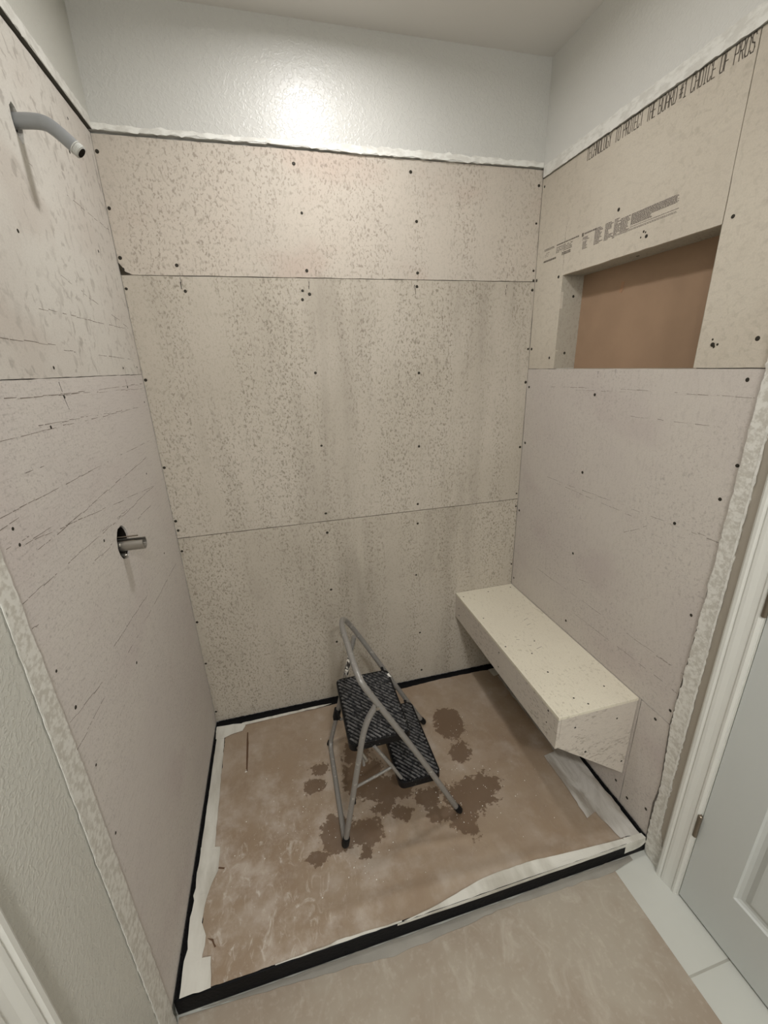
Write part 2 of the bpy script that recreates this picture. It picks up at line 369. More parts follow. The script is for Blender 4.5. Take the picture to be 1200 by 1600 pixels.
def tread_mat():
    m = NT('black_ribbed_plastic', .45, .25)
    sp = m.ramp(m.noise(170, 3, .6), .64, .70)
    reg = m.ramp(m.noise(14, 3), .45, .6)
    m.color(m.mix(m.math('MULTIPLY', sp, reg), s2l((8, 9, 12)), s2l((150, 148, 142))))
    m.bump(m.noise(220, 2), .3, .001); return m.mat
M['tread'] = tread_mat()
def rib_mat():
    m = NT('lit_rib_tops', .4, .5)
    glint = m.ramp(m.noise(70, 3, .6), .36, .62)  # grey stands in for light catching the rib tops
    sp = m.ramp(m.noise(210, 3, .6), .69, .73)
    m.color(m.mix(sp, m.mix(glint, s2l((26, 27, 31)), s2l((104, 103, 102))), s2l((190, 188, 180)))); return m.mat
M['rib'] = rib_mat()
def tube_mat():
    m = NT('grey_enamel_tube', .34, .5, .25)
    m.color(m.mix(m.ramp(m.noise(60, 4, .6), .6, .68, 0, .6), s2l((136, 133, 128)), s2l((182, 178, 170)))); return m.mat
M['tube'] = tube_mat()
def splat_mat():
    m = NT('paint_splattered_tube', .5, .4)
    m.color(m.mix(m.ramp(m.noise(55, 3, .6, dist=1), .47, .52), s2l((60, 56, 52)), s2l((214, 210, 200)))); return m.mat
M['splat'] = splat_mat()

# ------------------------------------------------------------------ the room
# back wall: stud side behind the boards, painted drywall standing proud above them
ZT = 2.2535
b = MB(); b.box(-.10, W+.11, .012, .11, ZF, ZC+.05)
b.poly(ragged([(-.001, ZT+.006), (.62, ZT+.007), (.80, ZT+.001), (W+.001, ZT+.004), (W+.001, ZC), (-.001, ZC)], .02, .0012, sides=(0, 1, 2)), 'Y', -.008, .02)
struct(b.build('wall_back', M['paint']))
# left wall with the round valve hole
def circle(cu, cv, ru, rv, n=26, jit=.0):
    return [(cu+math.cos(2*math.pi*k/n)*ru*(1+random.uniform(-jit, jit)), cv+math.sin(2*math.pi*k/n)*rv*(1+random.uniform(-jit, jit))) for k in range(n)]
VH = (-.514, 1.147)          # valve hole centre (y, z)
AH = (-.500, 2.062)          # shower arm hole centre
ZTL = 2.2545
random.seed(3)
hole = circle(VH[0], VH[1], .0435, .0465, 26, .05); hole2 = circle(AH[0], AH[1], .0185, .033, 18, .06)
b = MB()
b.poly([(-.985, ZF), (0, ZF), (0, ZTL+.004), (-.985, ZTL+.004)], 'X', -.012, -.09, [hole, hole2])
b.box(-.10, .008, -.985, -.008, ZTL+.006, ZC)
b.box(-.10, .002, YB, -.984, ZF, ZC)
struct(b.build('wall_left', M['paint_left']))
# right wall, opened for the niche and the door
NY0, NY1, NB, NT_, ND = -.1768, -.7716, 1.5426, 1.8701, .0935
ZTR = 2.2242
DY0, DY1, DZ = -1.0945, -1.86, 1.985
b = MB(); x0, x1 = W+.012, W+.115
b.box(x0, x1, NY0, 0.0, ZF, ZTR+.002); b.box(x0, x1, NY1, NY0, ZF, NB-.012); b.box(x0, x1, NY1, NY0, NT_+.012, ZTR+.002)
b.box(x0, x1, -.951, NY1, ZF, ZTR+.002)
b.box(W-.006, x1, -.960, -.008, ZTR+.003, ZC)
b.box(W-.002, x1, DY0+.018, -.960, ZF, ZC)
b.box(W-.002, x1, DY1-.018, DY0+.018, DZ+.018, ZC)
b.box(W-.002, x1, YB, DY1-.018, ZF, ZC)
struct(b.build('wall_right', M['paint_smooth']))
b = MB(); b.box(-.10, x1, YB-.1, YB, ZF, ZC); struct(b.build('wall_front', M['paint_smooth']))
b = MB(); b.box(-.12, W+.13, YB-.1, .12, ZC, ZC+.1); struct(b.build('ceiling', M['ceiling']))
b = MB(); b.box(-.12, W+.13, YB-.1, .12, ZF-.1, ZF); struct(b.build('floor', M['tile']))
b = MB(); b.poly([(-.012, -.984), (.0085, -.984), (.0085, -.0085), (-.012, -.0085)], 'Z', ZTL+.0052, .0007); struct(b.build('trim_8', simple('raw_drywall_edge', (84, 82, 76), .9, .1)))
# taupe band between the plaster and the door casing
b = MB(); b.box(W-.0032, W-.0019, -1.024, -.985, ZF+.09, 2.2); struct(b.build('trim_1', M['taupe']))
# joint compound around the opening
random.seed(11)
def strip(n, pts, plane, c0, d, mat, step=.010, amp=.0016, sides=None):
    b = MB(); b.poly(ragged(pts, step, amp, sides), plane, c0, d); return struct(b.build('trim_%d' % n, mat))
strip(2, [(-.965, ZTR+.001), (-.012, ZTR+.001), (-.012, 2.262), (-.965, 2.264)], 'X', W-.0065, -.0012, M['plaster'], .012, .0010, (0, 2))
strip(3, [(.0, ZT+.008), (.62, ZT+.008), (.80, ZT+.002), (W-.008, ZT+.005), (W-.008, ZT+.020), (.9, ZT+.024), (.3, ZT+.020), (.0, ZT+.022)], 'Y', -.0082, -.0008, M['plaster'], .014, .0018)
strip(4, [(-.975, ZTL+.008), (-.010, ZTL+.008), (-.010, ZTL+.036), (-.975, ZTL+.036)], 'X', .0082, .0008, M['plaster'], .012, .0016, (0, 2))
strip(5, [(-.978, ZF+.002), (-1.036, ZF+.002), (-1.034, .3), (-1.030, .7), (-1.020, 1.2), (-1.018, ZC-.003), (-.982, ZC-.003), (-.982, 1.3), (-.974, .9)], 'X', .0021, .0022, M['plaster_v'], .012, .0012)
strip(6, [(-.960, -.03), (-.958, .06), (-.958, .16), (-.961, .25), (-.951, .42), (-.944, .5), (-.951, 1.1), (-.953, 2.262), (-.992, 2.262), (-.992, .38), (-.996, .10), (-1.016, .03), (-1.02, ZF+.002), (-.975, ZF+.002)], 'X', W-.0022, -.0035, M['plaster_v'], .009, .0014)

strip(7, [(-.9885, .05), (-.9885, 2.2), (-.9935, 2.2), (-.9935, .05)], 'X', W-.0055, -.0012, M['plaster'], .014, .0010)
strip(9, [(-1.0335, .1), (-1.0305, .7), (-1.0195, 1.25), (-1.0165, 2.4), (-1.0205, 2.4), (-1.0235, 1.25), (-1.0345, .7), (-1.0375, .1)], 'X', .0040, .0012, M['plaster'], .014, .0007)
# ------------------------------------------------------------------ backer boards
random.seed(21)
def screw_proto():
    b = MB(); b.mi = 0; b.lathe((0, 0, 0), (0, 0, 1), [(0, .0066), (.0005, .0058), (.0003, .0045)], 14)
    b.mi = 1; b.lathe((0, 0, .0003), (0, 0, 1), [(0, .0040), (.0005, .0036), (.0006, .001)], 10)
    b.mi = 0; b.box(-.0026, .0026, -.0004, .0004, .0006, .0011); b.box(-.0004, .0004, -.0026, .0026, .0006, .0011)
    return b.build('screw', [M['screwhole'], M['screw']], smooth=True)
screw0 = screw_proto(); screw_mesh = screw0.data; bpy.data.objects.remove(screw0)
def screw(parent, loc, axis):
    o = bpy.data.objects.new('screw', screw_mesh); C.objects.link(o); o.parent = parent
    o.location = Vector(loc)-world_loc(parent)
    q = Vector((0, 0, 1)).rotation_difference(Vector(axis)); o.rotation_mode = 'QUATERNION'; o.rotation_quaternion = q
    s = random.uniform(.66, .92); o.scale = (s, s*random.uniform(.85, 1.1), 1); return o
TH = .011
def board(label, pts, plane, mat, loc, holes=(), rag=.0004):
    """one cement board: Empty at its foot, the panel and its screws as children"""
    t = thing('cement_backer_board', label, 'backer board', loc, 'cement boards lining the shower walls')
    c0, d = {'X0': (0, -TH), 'Y0': (0, TH), 'XW': (W, TH)}[plane]
    b = MB(); b.poly(ragged(pts, .03, rag), plane[0], c0, d, holes)
    b.build('panel', mat, t)
    return t
S1, S2 = 1.8825, .9498
e = .0012
B = {}
B['bt'] = board('long cement board across the top of the back wall under the painted drywall', [(0.001, S1+e), (W-.001, S1-.004+e), (W-.001, ZT), (0.001, ZT)], 'Y0', M['b_back_top'], (W/2, 0, S1))
B['bm'] = board('wide speckled middle cement board of the back wall, between its two long seams', [(0.001, S2+.0008), (W-.001, S2+.0008), (W-.001, S1-.0052), (0.001, S1-e)], 'Y0', M['b_back'], (W/2, 0, S2))
B['bl'] = board('lowest cement board of the back wall, behind the step stool and bench', [(0.001, .004), (W-.001, .004), (W-.001, S2-.0022), (0.001, S2-.0022)], 'Y0', M['b_back_low'], (W/2, 0, .004))
SL, SR = 1.5746, 1.5426
B['lt'] = board('blotchy upper cement board of the left wall, around the bent shower arm', [(-.980, SL+.0008), (-.001, SL+.0008), (-.001, ZTL), (-.980, ZTL)], 'X0', M['b_left_top'], (0, -.49, SL), [hole2])
B['ll'] = board('tall scratched lower cement board of the left wall, with the round valve hole', [(-.978, .004), (-.001, .004), (-.001, SL-.0008), (-.978, SL-.0008)], 'X0', M['b_left_low'], (0, -.49, .004), [hole])
B['rn'] = board('printed cement board of the right wall that frames the niche opening from above', [(-.001, SR+.0006), (NY0, SR+.0006), (NY0, NT_), (NY1+.0015, NT_), (NY1+.0015, ZTR), (-.001, ZTR)], 'XW', M['b_right_top'], (W, -.2, SR))
B['rp'] = board('narrow cement board right of the niche, beside its long vertical seam', [(NY1-.0012, SR+.002), (-.950, SR+.002), (-.952, ZTR), (NY1-.0012, ZTR)], 'XW', M['b_right_top'], (W, -.86, SR))
B['rl'] = board('large scuffed cement board on the right wall below the niche', [(-.001, .489), (-.937, .489), (-.950, 1.1), (-.952, SR-.0006), (-.001, SR-.0006)], 'XW', M['b_right_low'], (W, -.47, .489))
B['rf'] = board('small low cement board between the bench end and the door plaster', [(-.8305, .004), (-.952, .004), (-.946, .16), (-.954, .25), (-.938, .4865), (-.8305, .4865)], 'XW', M['b_right_low'], (W, -.89, .004))
B['rb'] = board('low cement board of the right wall hidden mostly beneath the bench', [(-.001, .004), (-.828, .004), (-.828, .4865), (-.001, .4865)], 'XW', M['b_right_low'], (W, -.41, .004))
for x, z in SCREWS_BACK:
    k = 'bt' if z > S1 else 'bm' if z > S2 else 'bl'
    screw(B[k], (min(max(x, .008), W-.008), -.0002, z), (0, -1, 0))
for y, z in SCREWS_LEFT:
    s_ = screw(B['lt' if z > SL else 'll'], (.0002, min(y, -.008), z), (1, 0, 0)); s_.scale = tuple(.68*a for a in s_.scale)
for y, z in SCREWS_RIGHT:
    if z > SR: k = 'rp' if y < NY1 else 'rn'
    elif z > .488: k = 'rl'
    else: k = 'rf' if y < -.829 else 'rb'
    y = min(y, -.008)
    if k == 'rn' and NY1 < y < NY0 and z < NT_: continue
    screw(B[k], (W-.0002, max(y, -.942), z), (-1, 0, 0))
# scuffs: broken thin strokes lying on the board faces
def strokes(name, parent, segs, plane, mat, w=.0016, brk=.35, stuff=True, double=False):
    b = MB()
    for (p, q) in segs:
        p, q = Vector(p), Vector(q); d = q-p; L = d.length; d.normalize(); nr = Vector((-d.y, d.x)); t = 0
        while t < L:
            seg = random.uniform(.006, .045); t1 = min(L, t+seg)
            if random.random() > brk:
                o_ = nr*random.gauss(0, .0010); ww = w*random.uniform(.35, 1)
                a = p+d*t+o_; c = p+d*t1+o_
                pts = [tuple(a-nr*ww/2), tuple(c-nr*ww/4), tuple(c+nr*ww/4), tuple(a+nr*ww/2)]
                c0, dd = {'X0': (.0, .0003), 'Y0': (.0, -.0003), 'XW': (W, -.0003)}[plane]
                b.poly(pts, plane[0], c0, dd)
            t = t1+random.uniform(0, .006)
    if not b.v: return None
    return b.build(name, mat, parent)
def split(segs, test): return [s for s in segs if test((s[0][1]+s[1][1])/2)]
o = strokes('scuff_mark', B['lt'], split(SCRATCH_LEFT, lambda z: z > SL), 'X0', M['scratch'], .0018, .3); o['kind'] = 'stuff'
o = strokes('scuff_mark', B['ll'], split(SCRATCH_LEFT, lambda z: z <= SL), 'X0', M['scratch'], .0018, .22); o['kind'] = 'stuff'
o = strokes('scuff_mark', B['rl'], SCRATCH_RIGHT, 'XW', M['scratch'], .0018, .35); o['kind'] = 'stuff'
for s in MARK_BACK[:4]: strokes('pencil_mark', B['bm'], [s], 'Y0', M['pencil'], .0036, 0)
strokes('pencil_mark', B['bt'], [MARK_BACK[4]], 'Y0', M['pencil'], .002, 0)
for s in MARK_RIGHT[:2]: strokes('pencil_mark', B['rl'], [s], 'XW', M['pencil'], .0018, 0)
for s in MARK_RIGHT[2:]: strokes('pencil_mark', B['rn'], [s], 'XW', M['scratch'], .0018, .1)
strokes('pencil_mark', B['ll'], MARK_LEFT[:2], 'X0', M['pencil'], .0028, 0)
strokes('pencil_mark', B['ll'], MARK_LEFT[2:], 'X0', M['pencil'], .0018, .1)
b = MB(); b.poly([(.001, 1.918), (.010, 1.905), (.016, 1.892), (.034, 1.8845), (.018, 1.8835), (.001, 1.884)], 'Y', 0, -.0005); b.build('chipped_corner', M['screwhole'], B['bt'])
# extra drill holes around a few screws of the right wall
def drill_cluster(parent, pts):
    for (y, z, r) in pts:
        b = MB(); b.poly(circle(y, z, r, r*1.2, 9, .2), 'X', W, -.0005); b.build('drill_hole', M['screwhole'], parent)
drill_cluster(B['rp'], [(-.8165, 1.595, .003), (-.8095, 1.612, .0022), (-.8245, 1.600, .0025)])
drill_cluster(B['rn'], [(-.533, 1.9165, .0028), (-.525, 1.904, .0022), (-.540, 1.913, .002)])
# printing on the board: dot-matrix line along its top edge
GL = {
'T': [((0, 1), (1, 1)), ((.5, 1), (.5, 0))], 'E': [((0, 0), (0, 1)), ((0, 1), (1, 1)), ((0, .5), (.8, .5)), ((0, 0), (1, 0))],
'C': [((1, .8), (.8, 1)), ((.8, 1), (.2, 1)), ((.2, 1), (0, .8)), ((0, .8), (0, .2)), ((0, .2), (.2, 0)), ((.2, 0), (.8, 0)), ((.8, 0), (1, .2))],
'H': [((0, 0), (0, 1)), ((1, 0), (1, 1)), ((0, .5), (1, .5))], 'N': [((0, 0), (0, 1)), ((0, 1), (1, 0)), ((1, 0), (1, 1))],
'O': [((0, .15), (0, .85)), ((0, .85), (.2, 1)), ((.2, 1), (.8, 1)), ((.8, 1), (1, .85)), ((1, .85), (1, .15)), ((1, .15), (.8, 0)), ((.8, 0), (.2, 0)), ((.2, 0), (0, .15))],
'L': [((0, 0), (0, 1)), ((0, 0), (1, 0))], 'Y': [((0, 1), (.5, .5)), ((1, 1), (.5, .5)), ((.5, .5), (.5, 0))],
'G': [((1, .8), (.8, 1)), ((.8, 1), (.2, 1)), ((.2, 1), (0, .8)), ((0, .8), (0, .2)), ((0, .2), (.2, 0)), ((.2, 0), (1, 0)), ((1, 0), (1, .45)), ((1, .45), (.6, .45))],
'P': [((0, 0), (0, 1)), ((0, 1), (.8, 1)), ((.8, 1), (1, .75)), ((1, .75), (.8, .5)), ((.8, .5), (0, .5))],
'R': [((0, 0), (0, 1)), ((0, 1), (.8, 1)), ((.8, 1), (1, .75)), ((1, .75), (.8, .5)), ((.8, .5), (0, .5)), ((.4, .5), (1, 0))],
'B': [((0, 0), (0, 1)), ((0, 1), (.8, 1)), ((.8, 1), (1, .75)), ((1, .75), (.8, .5)), ((.8, .5), (0, .5)), ((.8, .5), (1, .25)), ((1, .25), (.8, 0)), ((.8, 0), (0, 0))],
'A': [((0, 0), (0, .7)), ((0, .7), (.5, 1)), ((.5, 1), (1, .7)), ((1, .7), (1, 0)), ((0, .4), (1, .4))],
'D': [((0, 0), (0, 1)), ((0, 1), (.7, 1)), ((.7, 1), (1, .75)), ((1, .75), (1, .25)), ((1, .25), (.7, 0)), ((.7, 0), (0, 0))],
'I': [((.5, 0), (.5, 1)), ((.2, 1), (.8, 1)), ((.2, 0), (.8, 0))], 'F': [((0, 0), (0, 1)), ((0, 1), (1, 1)), ((0, .5), (.8, .5))],
'S': [((1, .85), (.8, 1)), ((.8, 1), (.2, 1)), ((.2, 1), (0, .8)), ((0, .8), (.2, .55)), ((.2, .55), (.8, .45)), ((.8, .45), (1, .2)), ((1, .2), (.8, 0)), ((.8, 0), (.2, 0)), ((.2, 0), (0, .15))],
'#': [((.25, .1), (.4, .9)), ((.65, .1), (.8, .9)), ((0, .65), (1, .65)), ((0, .35), (1, .35))], '1': [((.5, 0), (.5, 1)), ((.5, 1), (.2, .8)), ((.15, 0), (.85, 0))],
}
def word(txt, y0, y1, z0, h):
    b = MB(); n = len(txt); cw = (y1-y0)/n
    for i, ch in enumerate(txt):
        a = y0+cw*i
        for (p, q) in GL[ch]:
            P_ = Vector((a+cw*.74*p[0]+cw*.08, z0+h*p[1])); Q_ = Vector((a+cw*.74*q[0]+cw*.08, z0+h*q[1]))
            d = Q_-P_; L = d.length
            if L < 1e-6: continue
            d.normalize(); nr = Vector((-d.y, d.x)); hw = .00115
            P2 = P_-d*hw*.8; Q2 = Q_+d*hw*.8
            b.poly([tuple(P2-nr*hw), tuple(Q2-nr*hw), tuple(Q2+nr*hw), tuple(P2+nr*hw)], 'X', W, -.00035)
    b.build('printed_lettering', M['ink'], B['rn'])
ZB, HT = 2.190, .0335
for t_, ya, yb in (('TECHNOLOGY', -.243, -.352), ('TO', -.366, -.389), ('PROTECT', -.397, -.470), ('THE', -.482, -.512), ('BOARD', -.520, -.576), ('#1', -.582, -.605), ('CHOICE', -.614, -.678), ('OF', -.687, -.708), ('PROS', -.719, -.7655)):
    word(t_, ya, yb, ZB, HT)
# fine print: rows too small to read, printed as short dashes in blocks
random.seed(5)
def fine(y0, y1, z0, z1, rows, fill=.75, th=.55, rag=0., mat='ink_small'):
    b = MB(); dz = (z1-z0)/rows
    for i in range(rows):
        zc = z1-(i+.5)*dz; y = y0; ye = y1+(y0-y1)*random.uniform(0, rag)
        while y > ye:
            w_ = random.uniform(.002, .008); y2 = max(y-w_, ye)
            if random.random() < fill: b.poly([(y, zc-dz*th/2), (y2, zc-dz*th/2), (y2, zc+dz*th/2), (y, zc+dz*th/2)], 'X', W, -.0003)
            y = y2-random.uniform(.0008, .0022)
    if b.v: b.build('fine_print', M[mat], B['rn'])
fine(-.049, -.110, 1.973, 1.981, 2, 1, .6, mat='ink'); fine(-.055, -.085, 1.952, 1.968, 3, .8, .3, .3)
fine(-.049, -.126, 1.934, 1.942, 1, 1, .8, mat='ink')
fine(-.124, -.246, 1.975, 1.981, 1, 1, .7, mat='ink'); fine(-.124, -.215, 1.951, 1.972, 4, .95, .5, .15, mat='ink')
fine(-.159, -.208, 1.938, 1.948, 2, 1, .8, mat='ink')
fine(-.262, -.272, 1.970, 1.982, 1, 1, .9, mat='ink'); fine(-.275, -.332, 1.974, 1.980, 1, 1, .8)
fine(-.268, -.308, 1.957, 1.968, 3, .9, .6, .5); fine(-.270, -.296, 1.931, 1.955, 6, .95, .6, .4)
fine(-.326, -.366, 1.931, 1.979, 12, 1, .66, .45); fine(-.372, -.408, 1.931, 1.980, 12, 1, .66, .55)
fine(-.411, -.440, 1.938, 1.981, 11, 1, .66, .6); fine(-.437, -.475, 1.938, 1.976, 10, 1, .66, .4)
fine(-.478, -.638, 1.956, 1.976, 8, 1, .7, .05); fine(-.478, -.560, 1.946, 1.956, 4, 1, .7, .2)
fine(-.478, -.640, 1.9405, 1.9435, 1, 1, .5); fine(-.420, -.635, 1.9325, 1.938, 2, 1, .5); fine(-.408, -.417, 1.929, 1.938, 2, 1, .7)

# ------------------------------------------------------------------ niche
t = thing('wall_niche', 'recessed niche in the right wall with bare brown backing', 'niche', (W+.012, (NY0+NY1)/2, NB))
xa, xb = W+.0005, W+ND-.001
b = MB(); b.box(xb, xb+.008, NY1-.010, NY0+.010, NB-.008, NT_+.012); b.build('back_panel', M['kraft_panel'], t)
b = MB(); b.box(xa, xb, NY0-.0005, NY0+.009, NB+.001, NT_-.0005); b.build('side_lining', M['b_niche'], t)
b = MB(); b.box(xa, xb, NY1-.009, NY1+.0005, NB+.001, NT_-.0005); b.build('side_lining', M['b_niche'], t)
b = MB(); b.box(xa+.0115, xb, NY1+.0008, NY0-.0008, NT_, NT_+.010); b.build('top_lining', M['b_niche'], t)
b = MB(); b.box(xa+.0115, xb, NY1+.0008, NY0-.0008, NB-.010, NB-.001); b.build('bottom_lining', M['b_niche'], t)
screw(t, (W+.055, NY0-.0007, 1.80), (0, -1, 0)); screw(t, (W+.042, NY0-.0007, 1.60), (0, -1, 0))
screw(t, (W+.05, -.47, NT_-.0002), (0, 0, -1))
b = MB(); b.obox((xb-.0006, -.375, 1.80), (1, 0, 0), (0, 1, .2), (0, -.2, 1), .0006, .006, .016); b.build('torn_paper', simple('torn_brown_paper', (160, 125, 98), .7), t)

# ------------------------------------------------------------------ bench
BX, BY, BZ = 1.214, -.8185, .487
t = thing('shower_bench', 'floating wall bench made of pale cement board under the niche', 'bench', (W-.012, BY/2, .137))
b = MB(); b.box(BX-.001, W-.001, BY-.002, -.001, BZ-.011, BZ); o = b.build('top_panel', M['b_bench_top'], t, bevel=.0008)
b = MB(); b.box(BX, BX+.011, BY, -.001, .353, BZ-.0125); b.build('front_panel', M['b_bench'], t, bevel=.0006)
b = MB(); b.poly(ragged([(BX+.0115, .354), (W-.002, .139), (W-.002, BZ-.0125), (BX+.0115, BZ-.0125)], .03, .0003), 'Y', BY, .011); b.build('end_panel', M['b_bench'], t)
b = MB(); b.add([(BX+.0115, -.002, .356), (W-.002, -.002, .141), (W-.002, BY+.012, .141), (BX+.0115, BY+.012, .356),
                 (BX+.0115, -.002, .367), (W-.002, -.002, .152), (W-.002, BY+.012, .152), (BX+.0115, BY+.012, .367)],
                [(0, 1, 2, 3), (7, 6, 5, 4), (0, 4, 5, 1), (1, 5, 6, 2), (2, 6, 7, 3), (3, 7, 4, 0)]); b.build('underside_panel', M['b_bench'], t)
for x, y in SCREWS_BENCH_TOP: s_ = screw(t, (x, y, BZ+.0001), (0, 0, 1)); s_.scale = tuple(.6*a for a in s_.scale)
for y, z in SCREWS_BENCH_FRONT: s_ = screw(t, (BX-.0001, y, z), (-1, 0, 0)); s_.scale = tuple(.7*a for a in s_.scale)
for x, z in SCREWS_BENCH_END: s_ = screw(t, (x, BY-.0001, z), (0, -1, 0)); s_.scale = tuple(.75*a for a in s_.scale)
def hdash(parent, segs, w=.002):
    b = MB()
    for (x0_, y0_, x1_, y1_) in segs:
        p, q = Vector((x0_, y0_)), Vector((x1_, y1_)); d = (q-p).normalized(); nr = Vector((-d.y, d.x))*w/2
        b.poly([tuple(p-nr), tuple(q-nr*.5), tuple(q+nr*.5), tuple(p+nr)], 'Z', BZ, .0003)
    return b.build('scuff_mark', M['scratch'], parent)
o = hdash(t, [(1.405, -.308, 1.430, -.298), (1.397, -.345, 1.420, -.338), (1.345, -.497, 1.372, -.490), (1.30, -.42, 1.312, -.425), (1.33, -.47, 1.337, -.473)])

# ------------------------------------------------------------------ shower pan, floor coverings
t = thing('shower_pan', 'black waterproofed shower pan, its edge showing round the brown paper', 'shower pan', (W/2, PF/2, ZF))
b = MB(); b.box(0.0005, W-.0005, PF, -.0005, ZF+.0005, 0); b.build('pan_body', M['membrane'], t, bevel=.003)
random.seed(9)
def bead(pts, r):
    P = catmull(pts, 3); b = MB(); b.tube([p+Vector((random.gauss(0, .0006), random.gauss(0, .0006), random.gauss(0, .0004))) for p in P], [r*random.uniform(.75, 1.2) for _ in P], 7)
    return b.build('sealant_bead', M['membrane'], t, smooth=True)
bead([(.006, -.006-.95*k/50, .002) for k in range(51)], .0035)
bead([(.01+1.5*k/70, -.0045, .002) for k in range(71)], .0035)
bead([(W-.006, -.006-.945*k/50, .003) for k in range(51)], .0045)

def paper_z(x, y):
    z = .0025
    z += .0058*math.exp(-((y+.855+.05*x)/.022)**2)*max(0, min(1, (x-.3)*3))*max(0, min(1, (1.35-x)*5))
    z += .0052*math.exp(-((y+.765+.12*(x-.7))/.014)**2)*max(0, min(1, (x-.55)*5))*max(0, min(1, (1.05-x)*5))
    z += .0012*math.sin(7*x+3*y)*math.sin(11*y+2*x)+.0008*math.sin(23*x-9*y)
    return max(z, .0012)
def sheet(name, outline, zf, mat, nx=150, ny=100, th=.0006, parent=None, jag=.002):
    """thin sheet on a grid; outline(v) -> x range, outline2(u) -> y range"""
    (xl, xr, yl, yr) = outline; b = MB(); vs = []; fs = []
    for j in range(ny+1):
        for i in range(nx+1):
            u, v = i/nx, j/ny
            X0, X1, Y0, Y1 = xl(v), xr(v), yl(u), yr(u)
            x = X0+(X1-X0)*u; y = Y0+(Y1-Y0)*v
            vs.append((x, y, zf(x, y)))
    n = len(vs); vs2 = [(x, y, z-th) for x, y, z in vs]
    for j in range(ny):
        for i in range(nx):
            a = j*(nx+1)+i; q = (a, a+1, a+nx+2, a+nx+1); fs.append(q); fs.append(tuple(n+k for k in q)[::-1])
    ring = [i for i in range(nx+1)]+[j*(nx+1)+nx for j in range(1, ny+1)]+[ny*(nx+1)+i for i in range(nx-1, -1, -1)]+[j*(nx+1) for j in range(ny-1, 0, -1)]
    for k in range(len(ring)):
        a, c = ring[k], ring[(k+1) % len(ring)]; fs.append((a, n+a, n+c, c))
    b.add(vs+vs2, fs); return b.build(name, mat, parent, smooth='full' if False else True)
def interp(tbl):
    def f(t):
        for (a, va), (c, vc) in zip(tbl, tbl[1:]):
            if t <= c: return va+(vc-va)*(t-a)/(c-a)
        return tbl[-1][1]
    return f
rnd = [random.uniform(-1, 1) for _ in range(400)]
def jag(f, a, s): return lambda t: f(t)+a*(rnd[int(t*99+s) % 400]*.6+rnd[int(t*37+s+50) % 400])
o = sheet('floor_paper', (jag(interp([(0, .052), (.5, .052), (.66, .048), (.72, .060), (.80, .050), (.9, .05), (1, .07)]), .0025, 3),
        lambda v: 1.452, jag(interp([(0, -.055), (.3, -.050), (.55, -.048), (.75, -.036), (.93, -.038), (1, -.05)]), .0012, 20),
        jag(interp([(0, -.953), (.25, -.9535), (1, -.953)]), .0008, 90)), paper_z, M['paper'])
tag(o, 'stained brown kraft paper laid over the shower floor under the stool', 'floor paper')
# tears and a crease in the paper belong to it
def flat_on_paper(name, pts, lift, th, mat, parent=None, step=.02, amp=.0012, sides=None, zfun=paper_z, label=None, cat=None, sub=.018):
    R = ragged(pts, step, amp, sides)
    # subdivide inside through a grid clip so it drapes
    import bmesh
    bm = bmesh.new(); vv = [bm.verts.new((x, y, 0)) for x, y in R]
    tris = tessellate_polygon([[Vector((x, y, 0)) for x, y in R]])
    for tr in tris:
        try: bm.faces.new([vv[i] for i in tr])
        except ValueError: pass
    for ax in (0, 1):
        lo = min(p[ax] for p in R); hi = max(p[ax] for p in R); k = int((hi-lo)/sub)
        for i in range(1, k+1):
            co = [0, 0, 0]; no = [0, 0, 0]; co[ax] = lo+i*(hi-lo)/(k+1); no[ax] = 1
            bmesh.ops.bisect_plane(bm, geom=bm.verts[:]+bm.edges[:]+bm.faces[:], plane_co=co, plane_no=no)
    bmesh.ops.recalc_face_normals(bm, faces=bm.faces[:])
    for v in bm.verts: v.co.z = zfun(v.co.x, v.co.y)+lift
    r = bmesh.ops.extrude_face_region(bm, geom=bm.faces[:])
    for g in r['geom']:
        if isinstance(g, bmesh.types.BMVert): g.co.z += th
    bmesh.ops.recalc_face_normals(bm, faces=bm.faces[:])
    o0 = world_loc(parent) if parent else Vector((0, 0, 0))
    for v in bm.verts: v.co -= o0
    me = bpy.data.meshes.new(name); bm.to_mesh(me); bm.free(); me.materials.append(mat)
    ob = bpy.data.objects.new(name, me); C.objects.link(ob)
    if parent: ob.parent = parent
    if label: tag(ob, label, cat, 'tape pieces round the edge of the shower paper' if cat == 'tape' else None)
    return ob
torn = simple('torn_paper_edge', (92, 70, 54), .8, .1)
flat_on_paper('tear', [(.146, -.105), (.151, -.105), (.156, -.2), (.158, -.31), (.152, -.31)], .0004, .0003, torn, o, .03, .001)
flat_on_paper('tear', [(.062, -.663), (.085, -.655), (.103, -.662), (.100, -.666), (.082, -.660), (.064, -.668)], .0004, .0003, torn, o, .01, .0008)
flat_on_paper('tear', [(.070, -.842), (.088, -.848), (.098, -.868), (.094, -.87), (.084, -.852)], .0004, .0003, torn, o, .01, .0008)

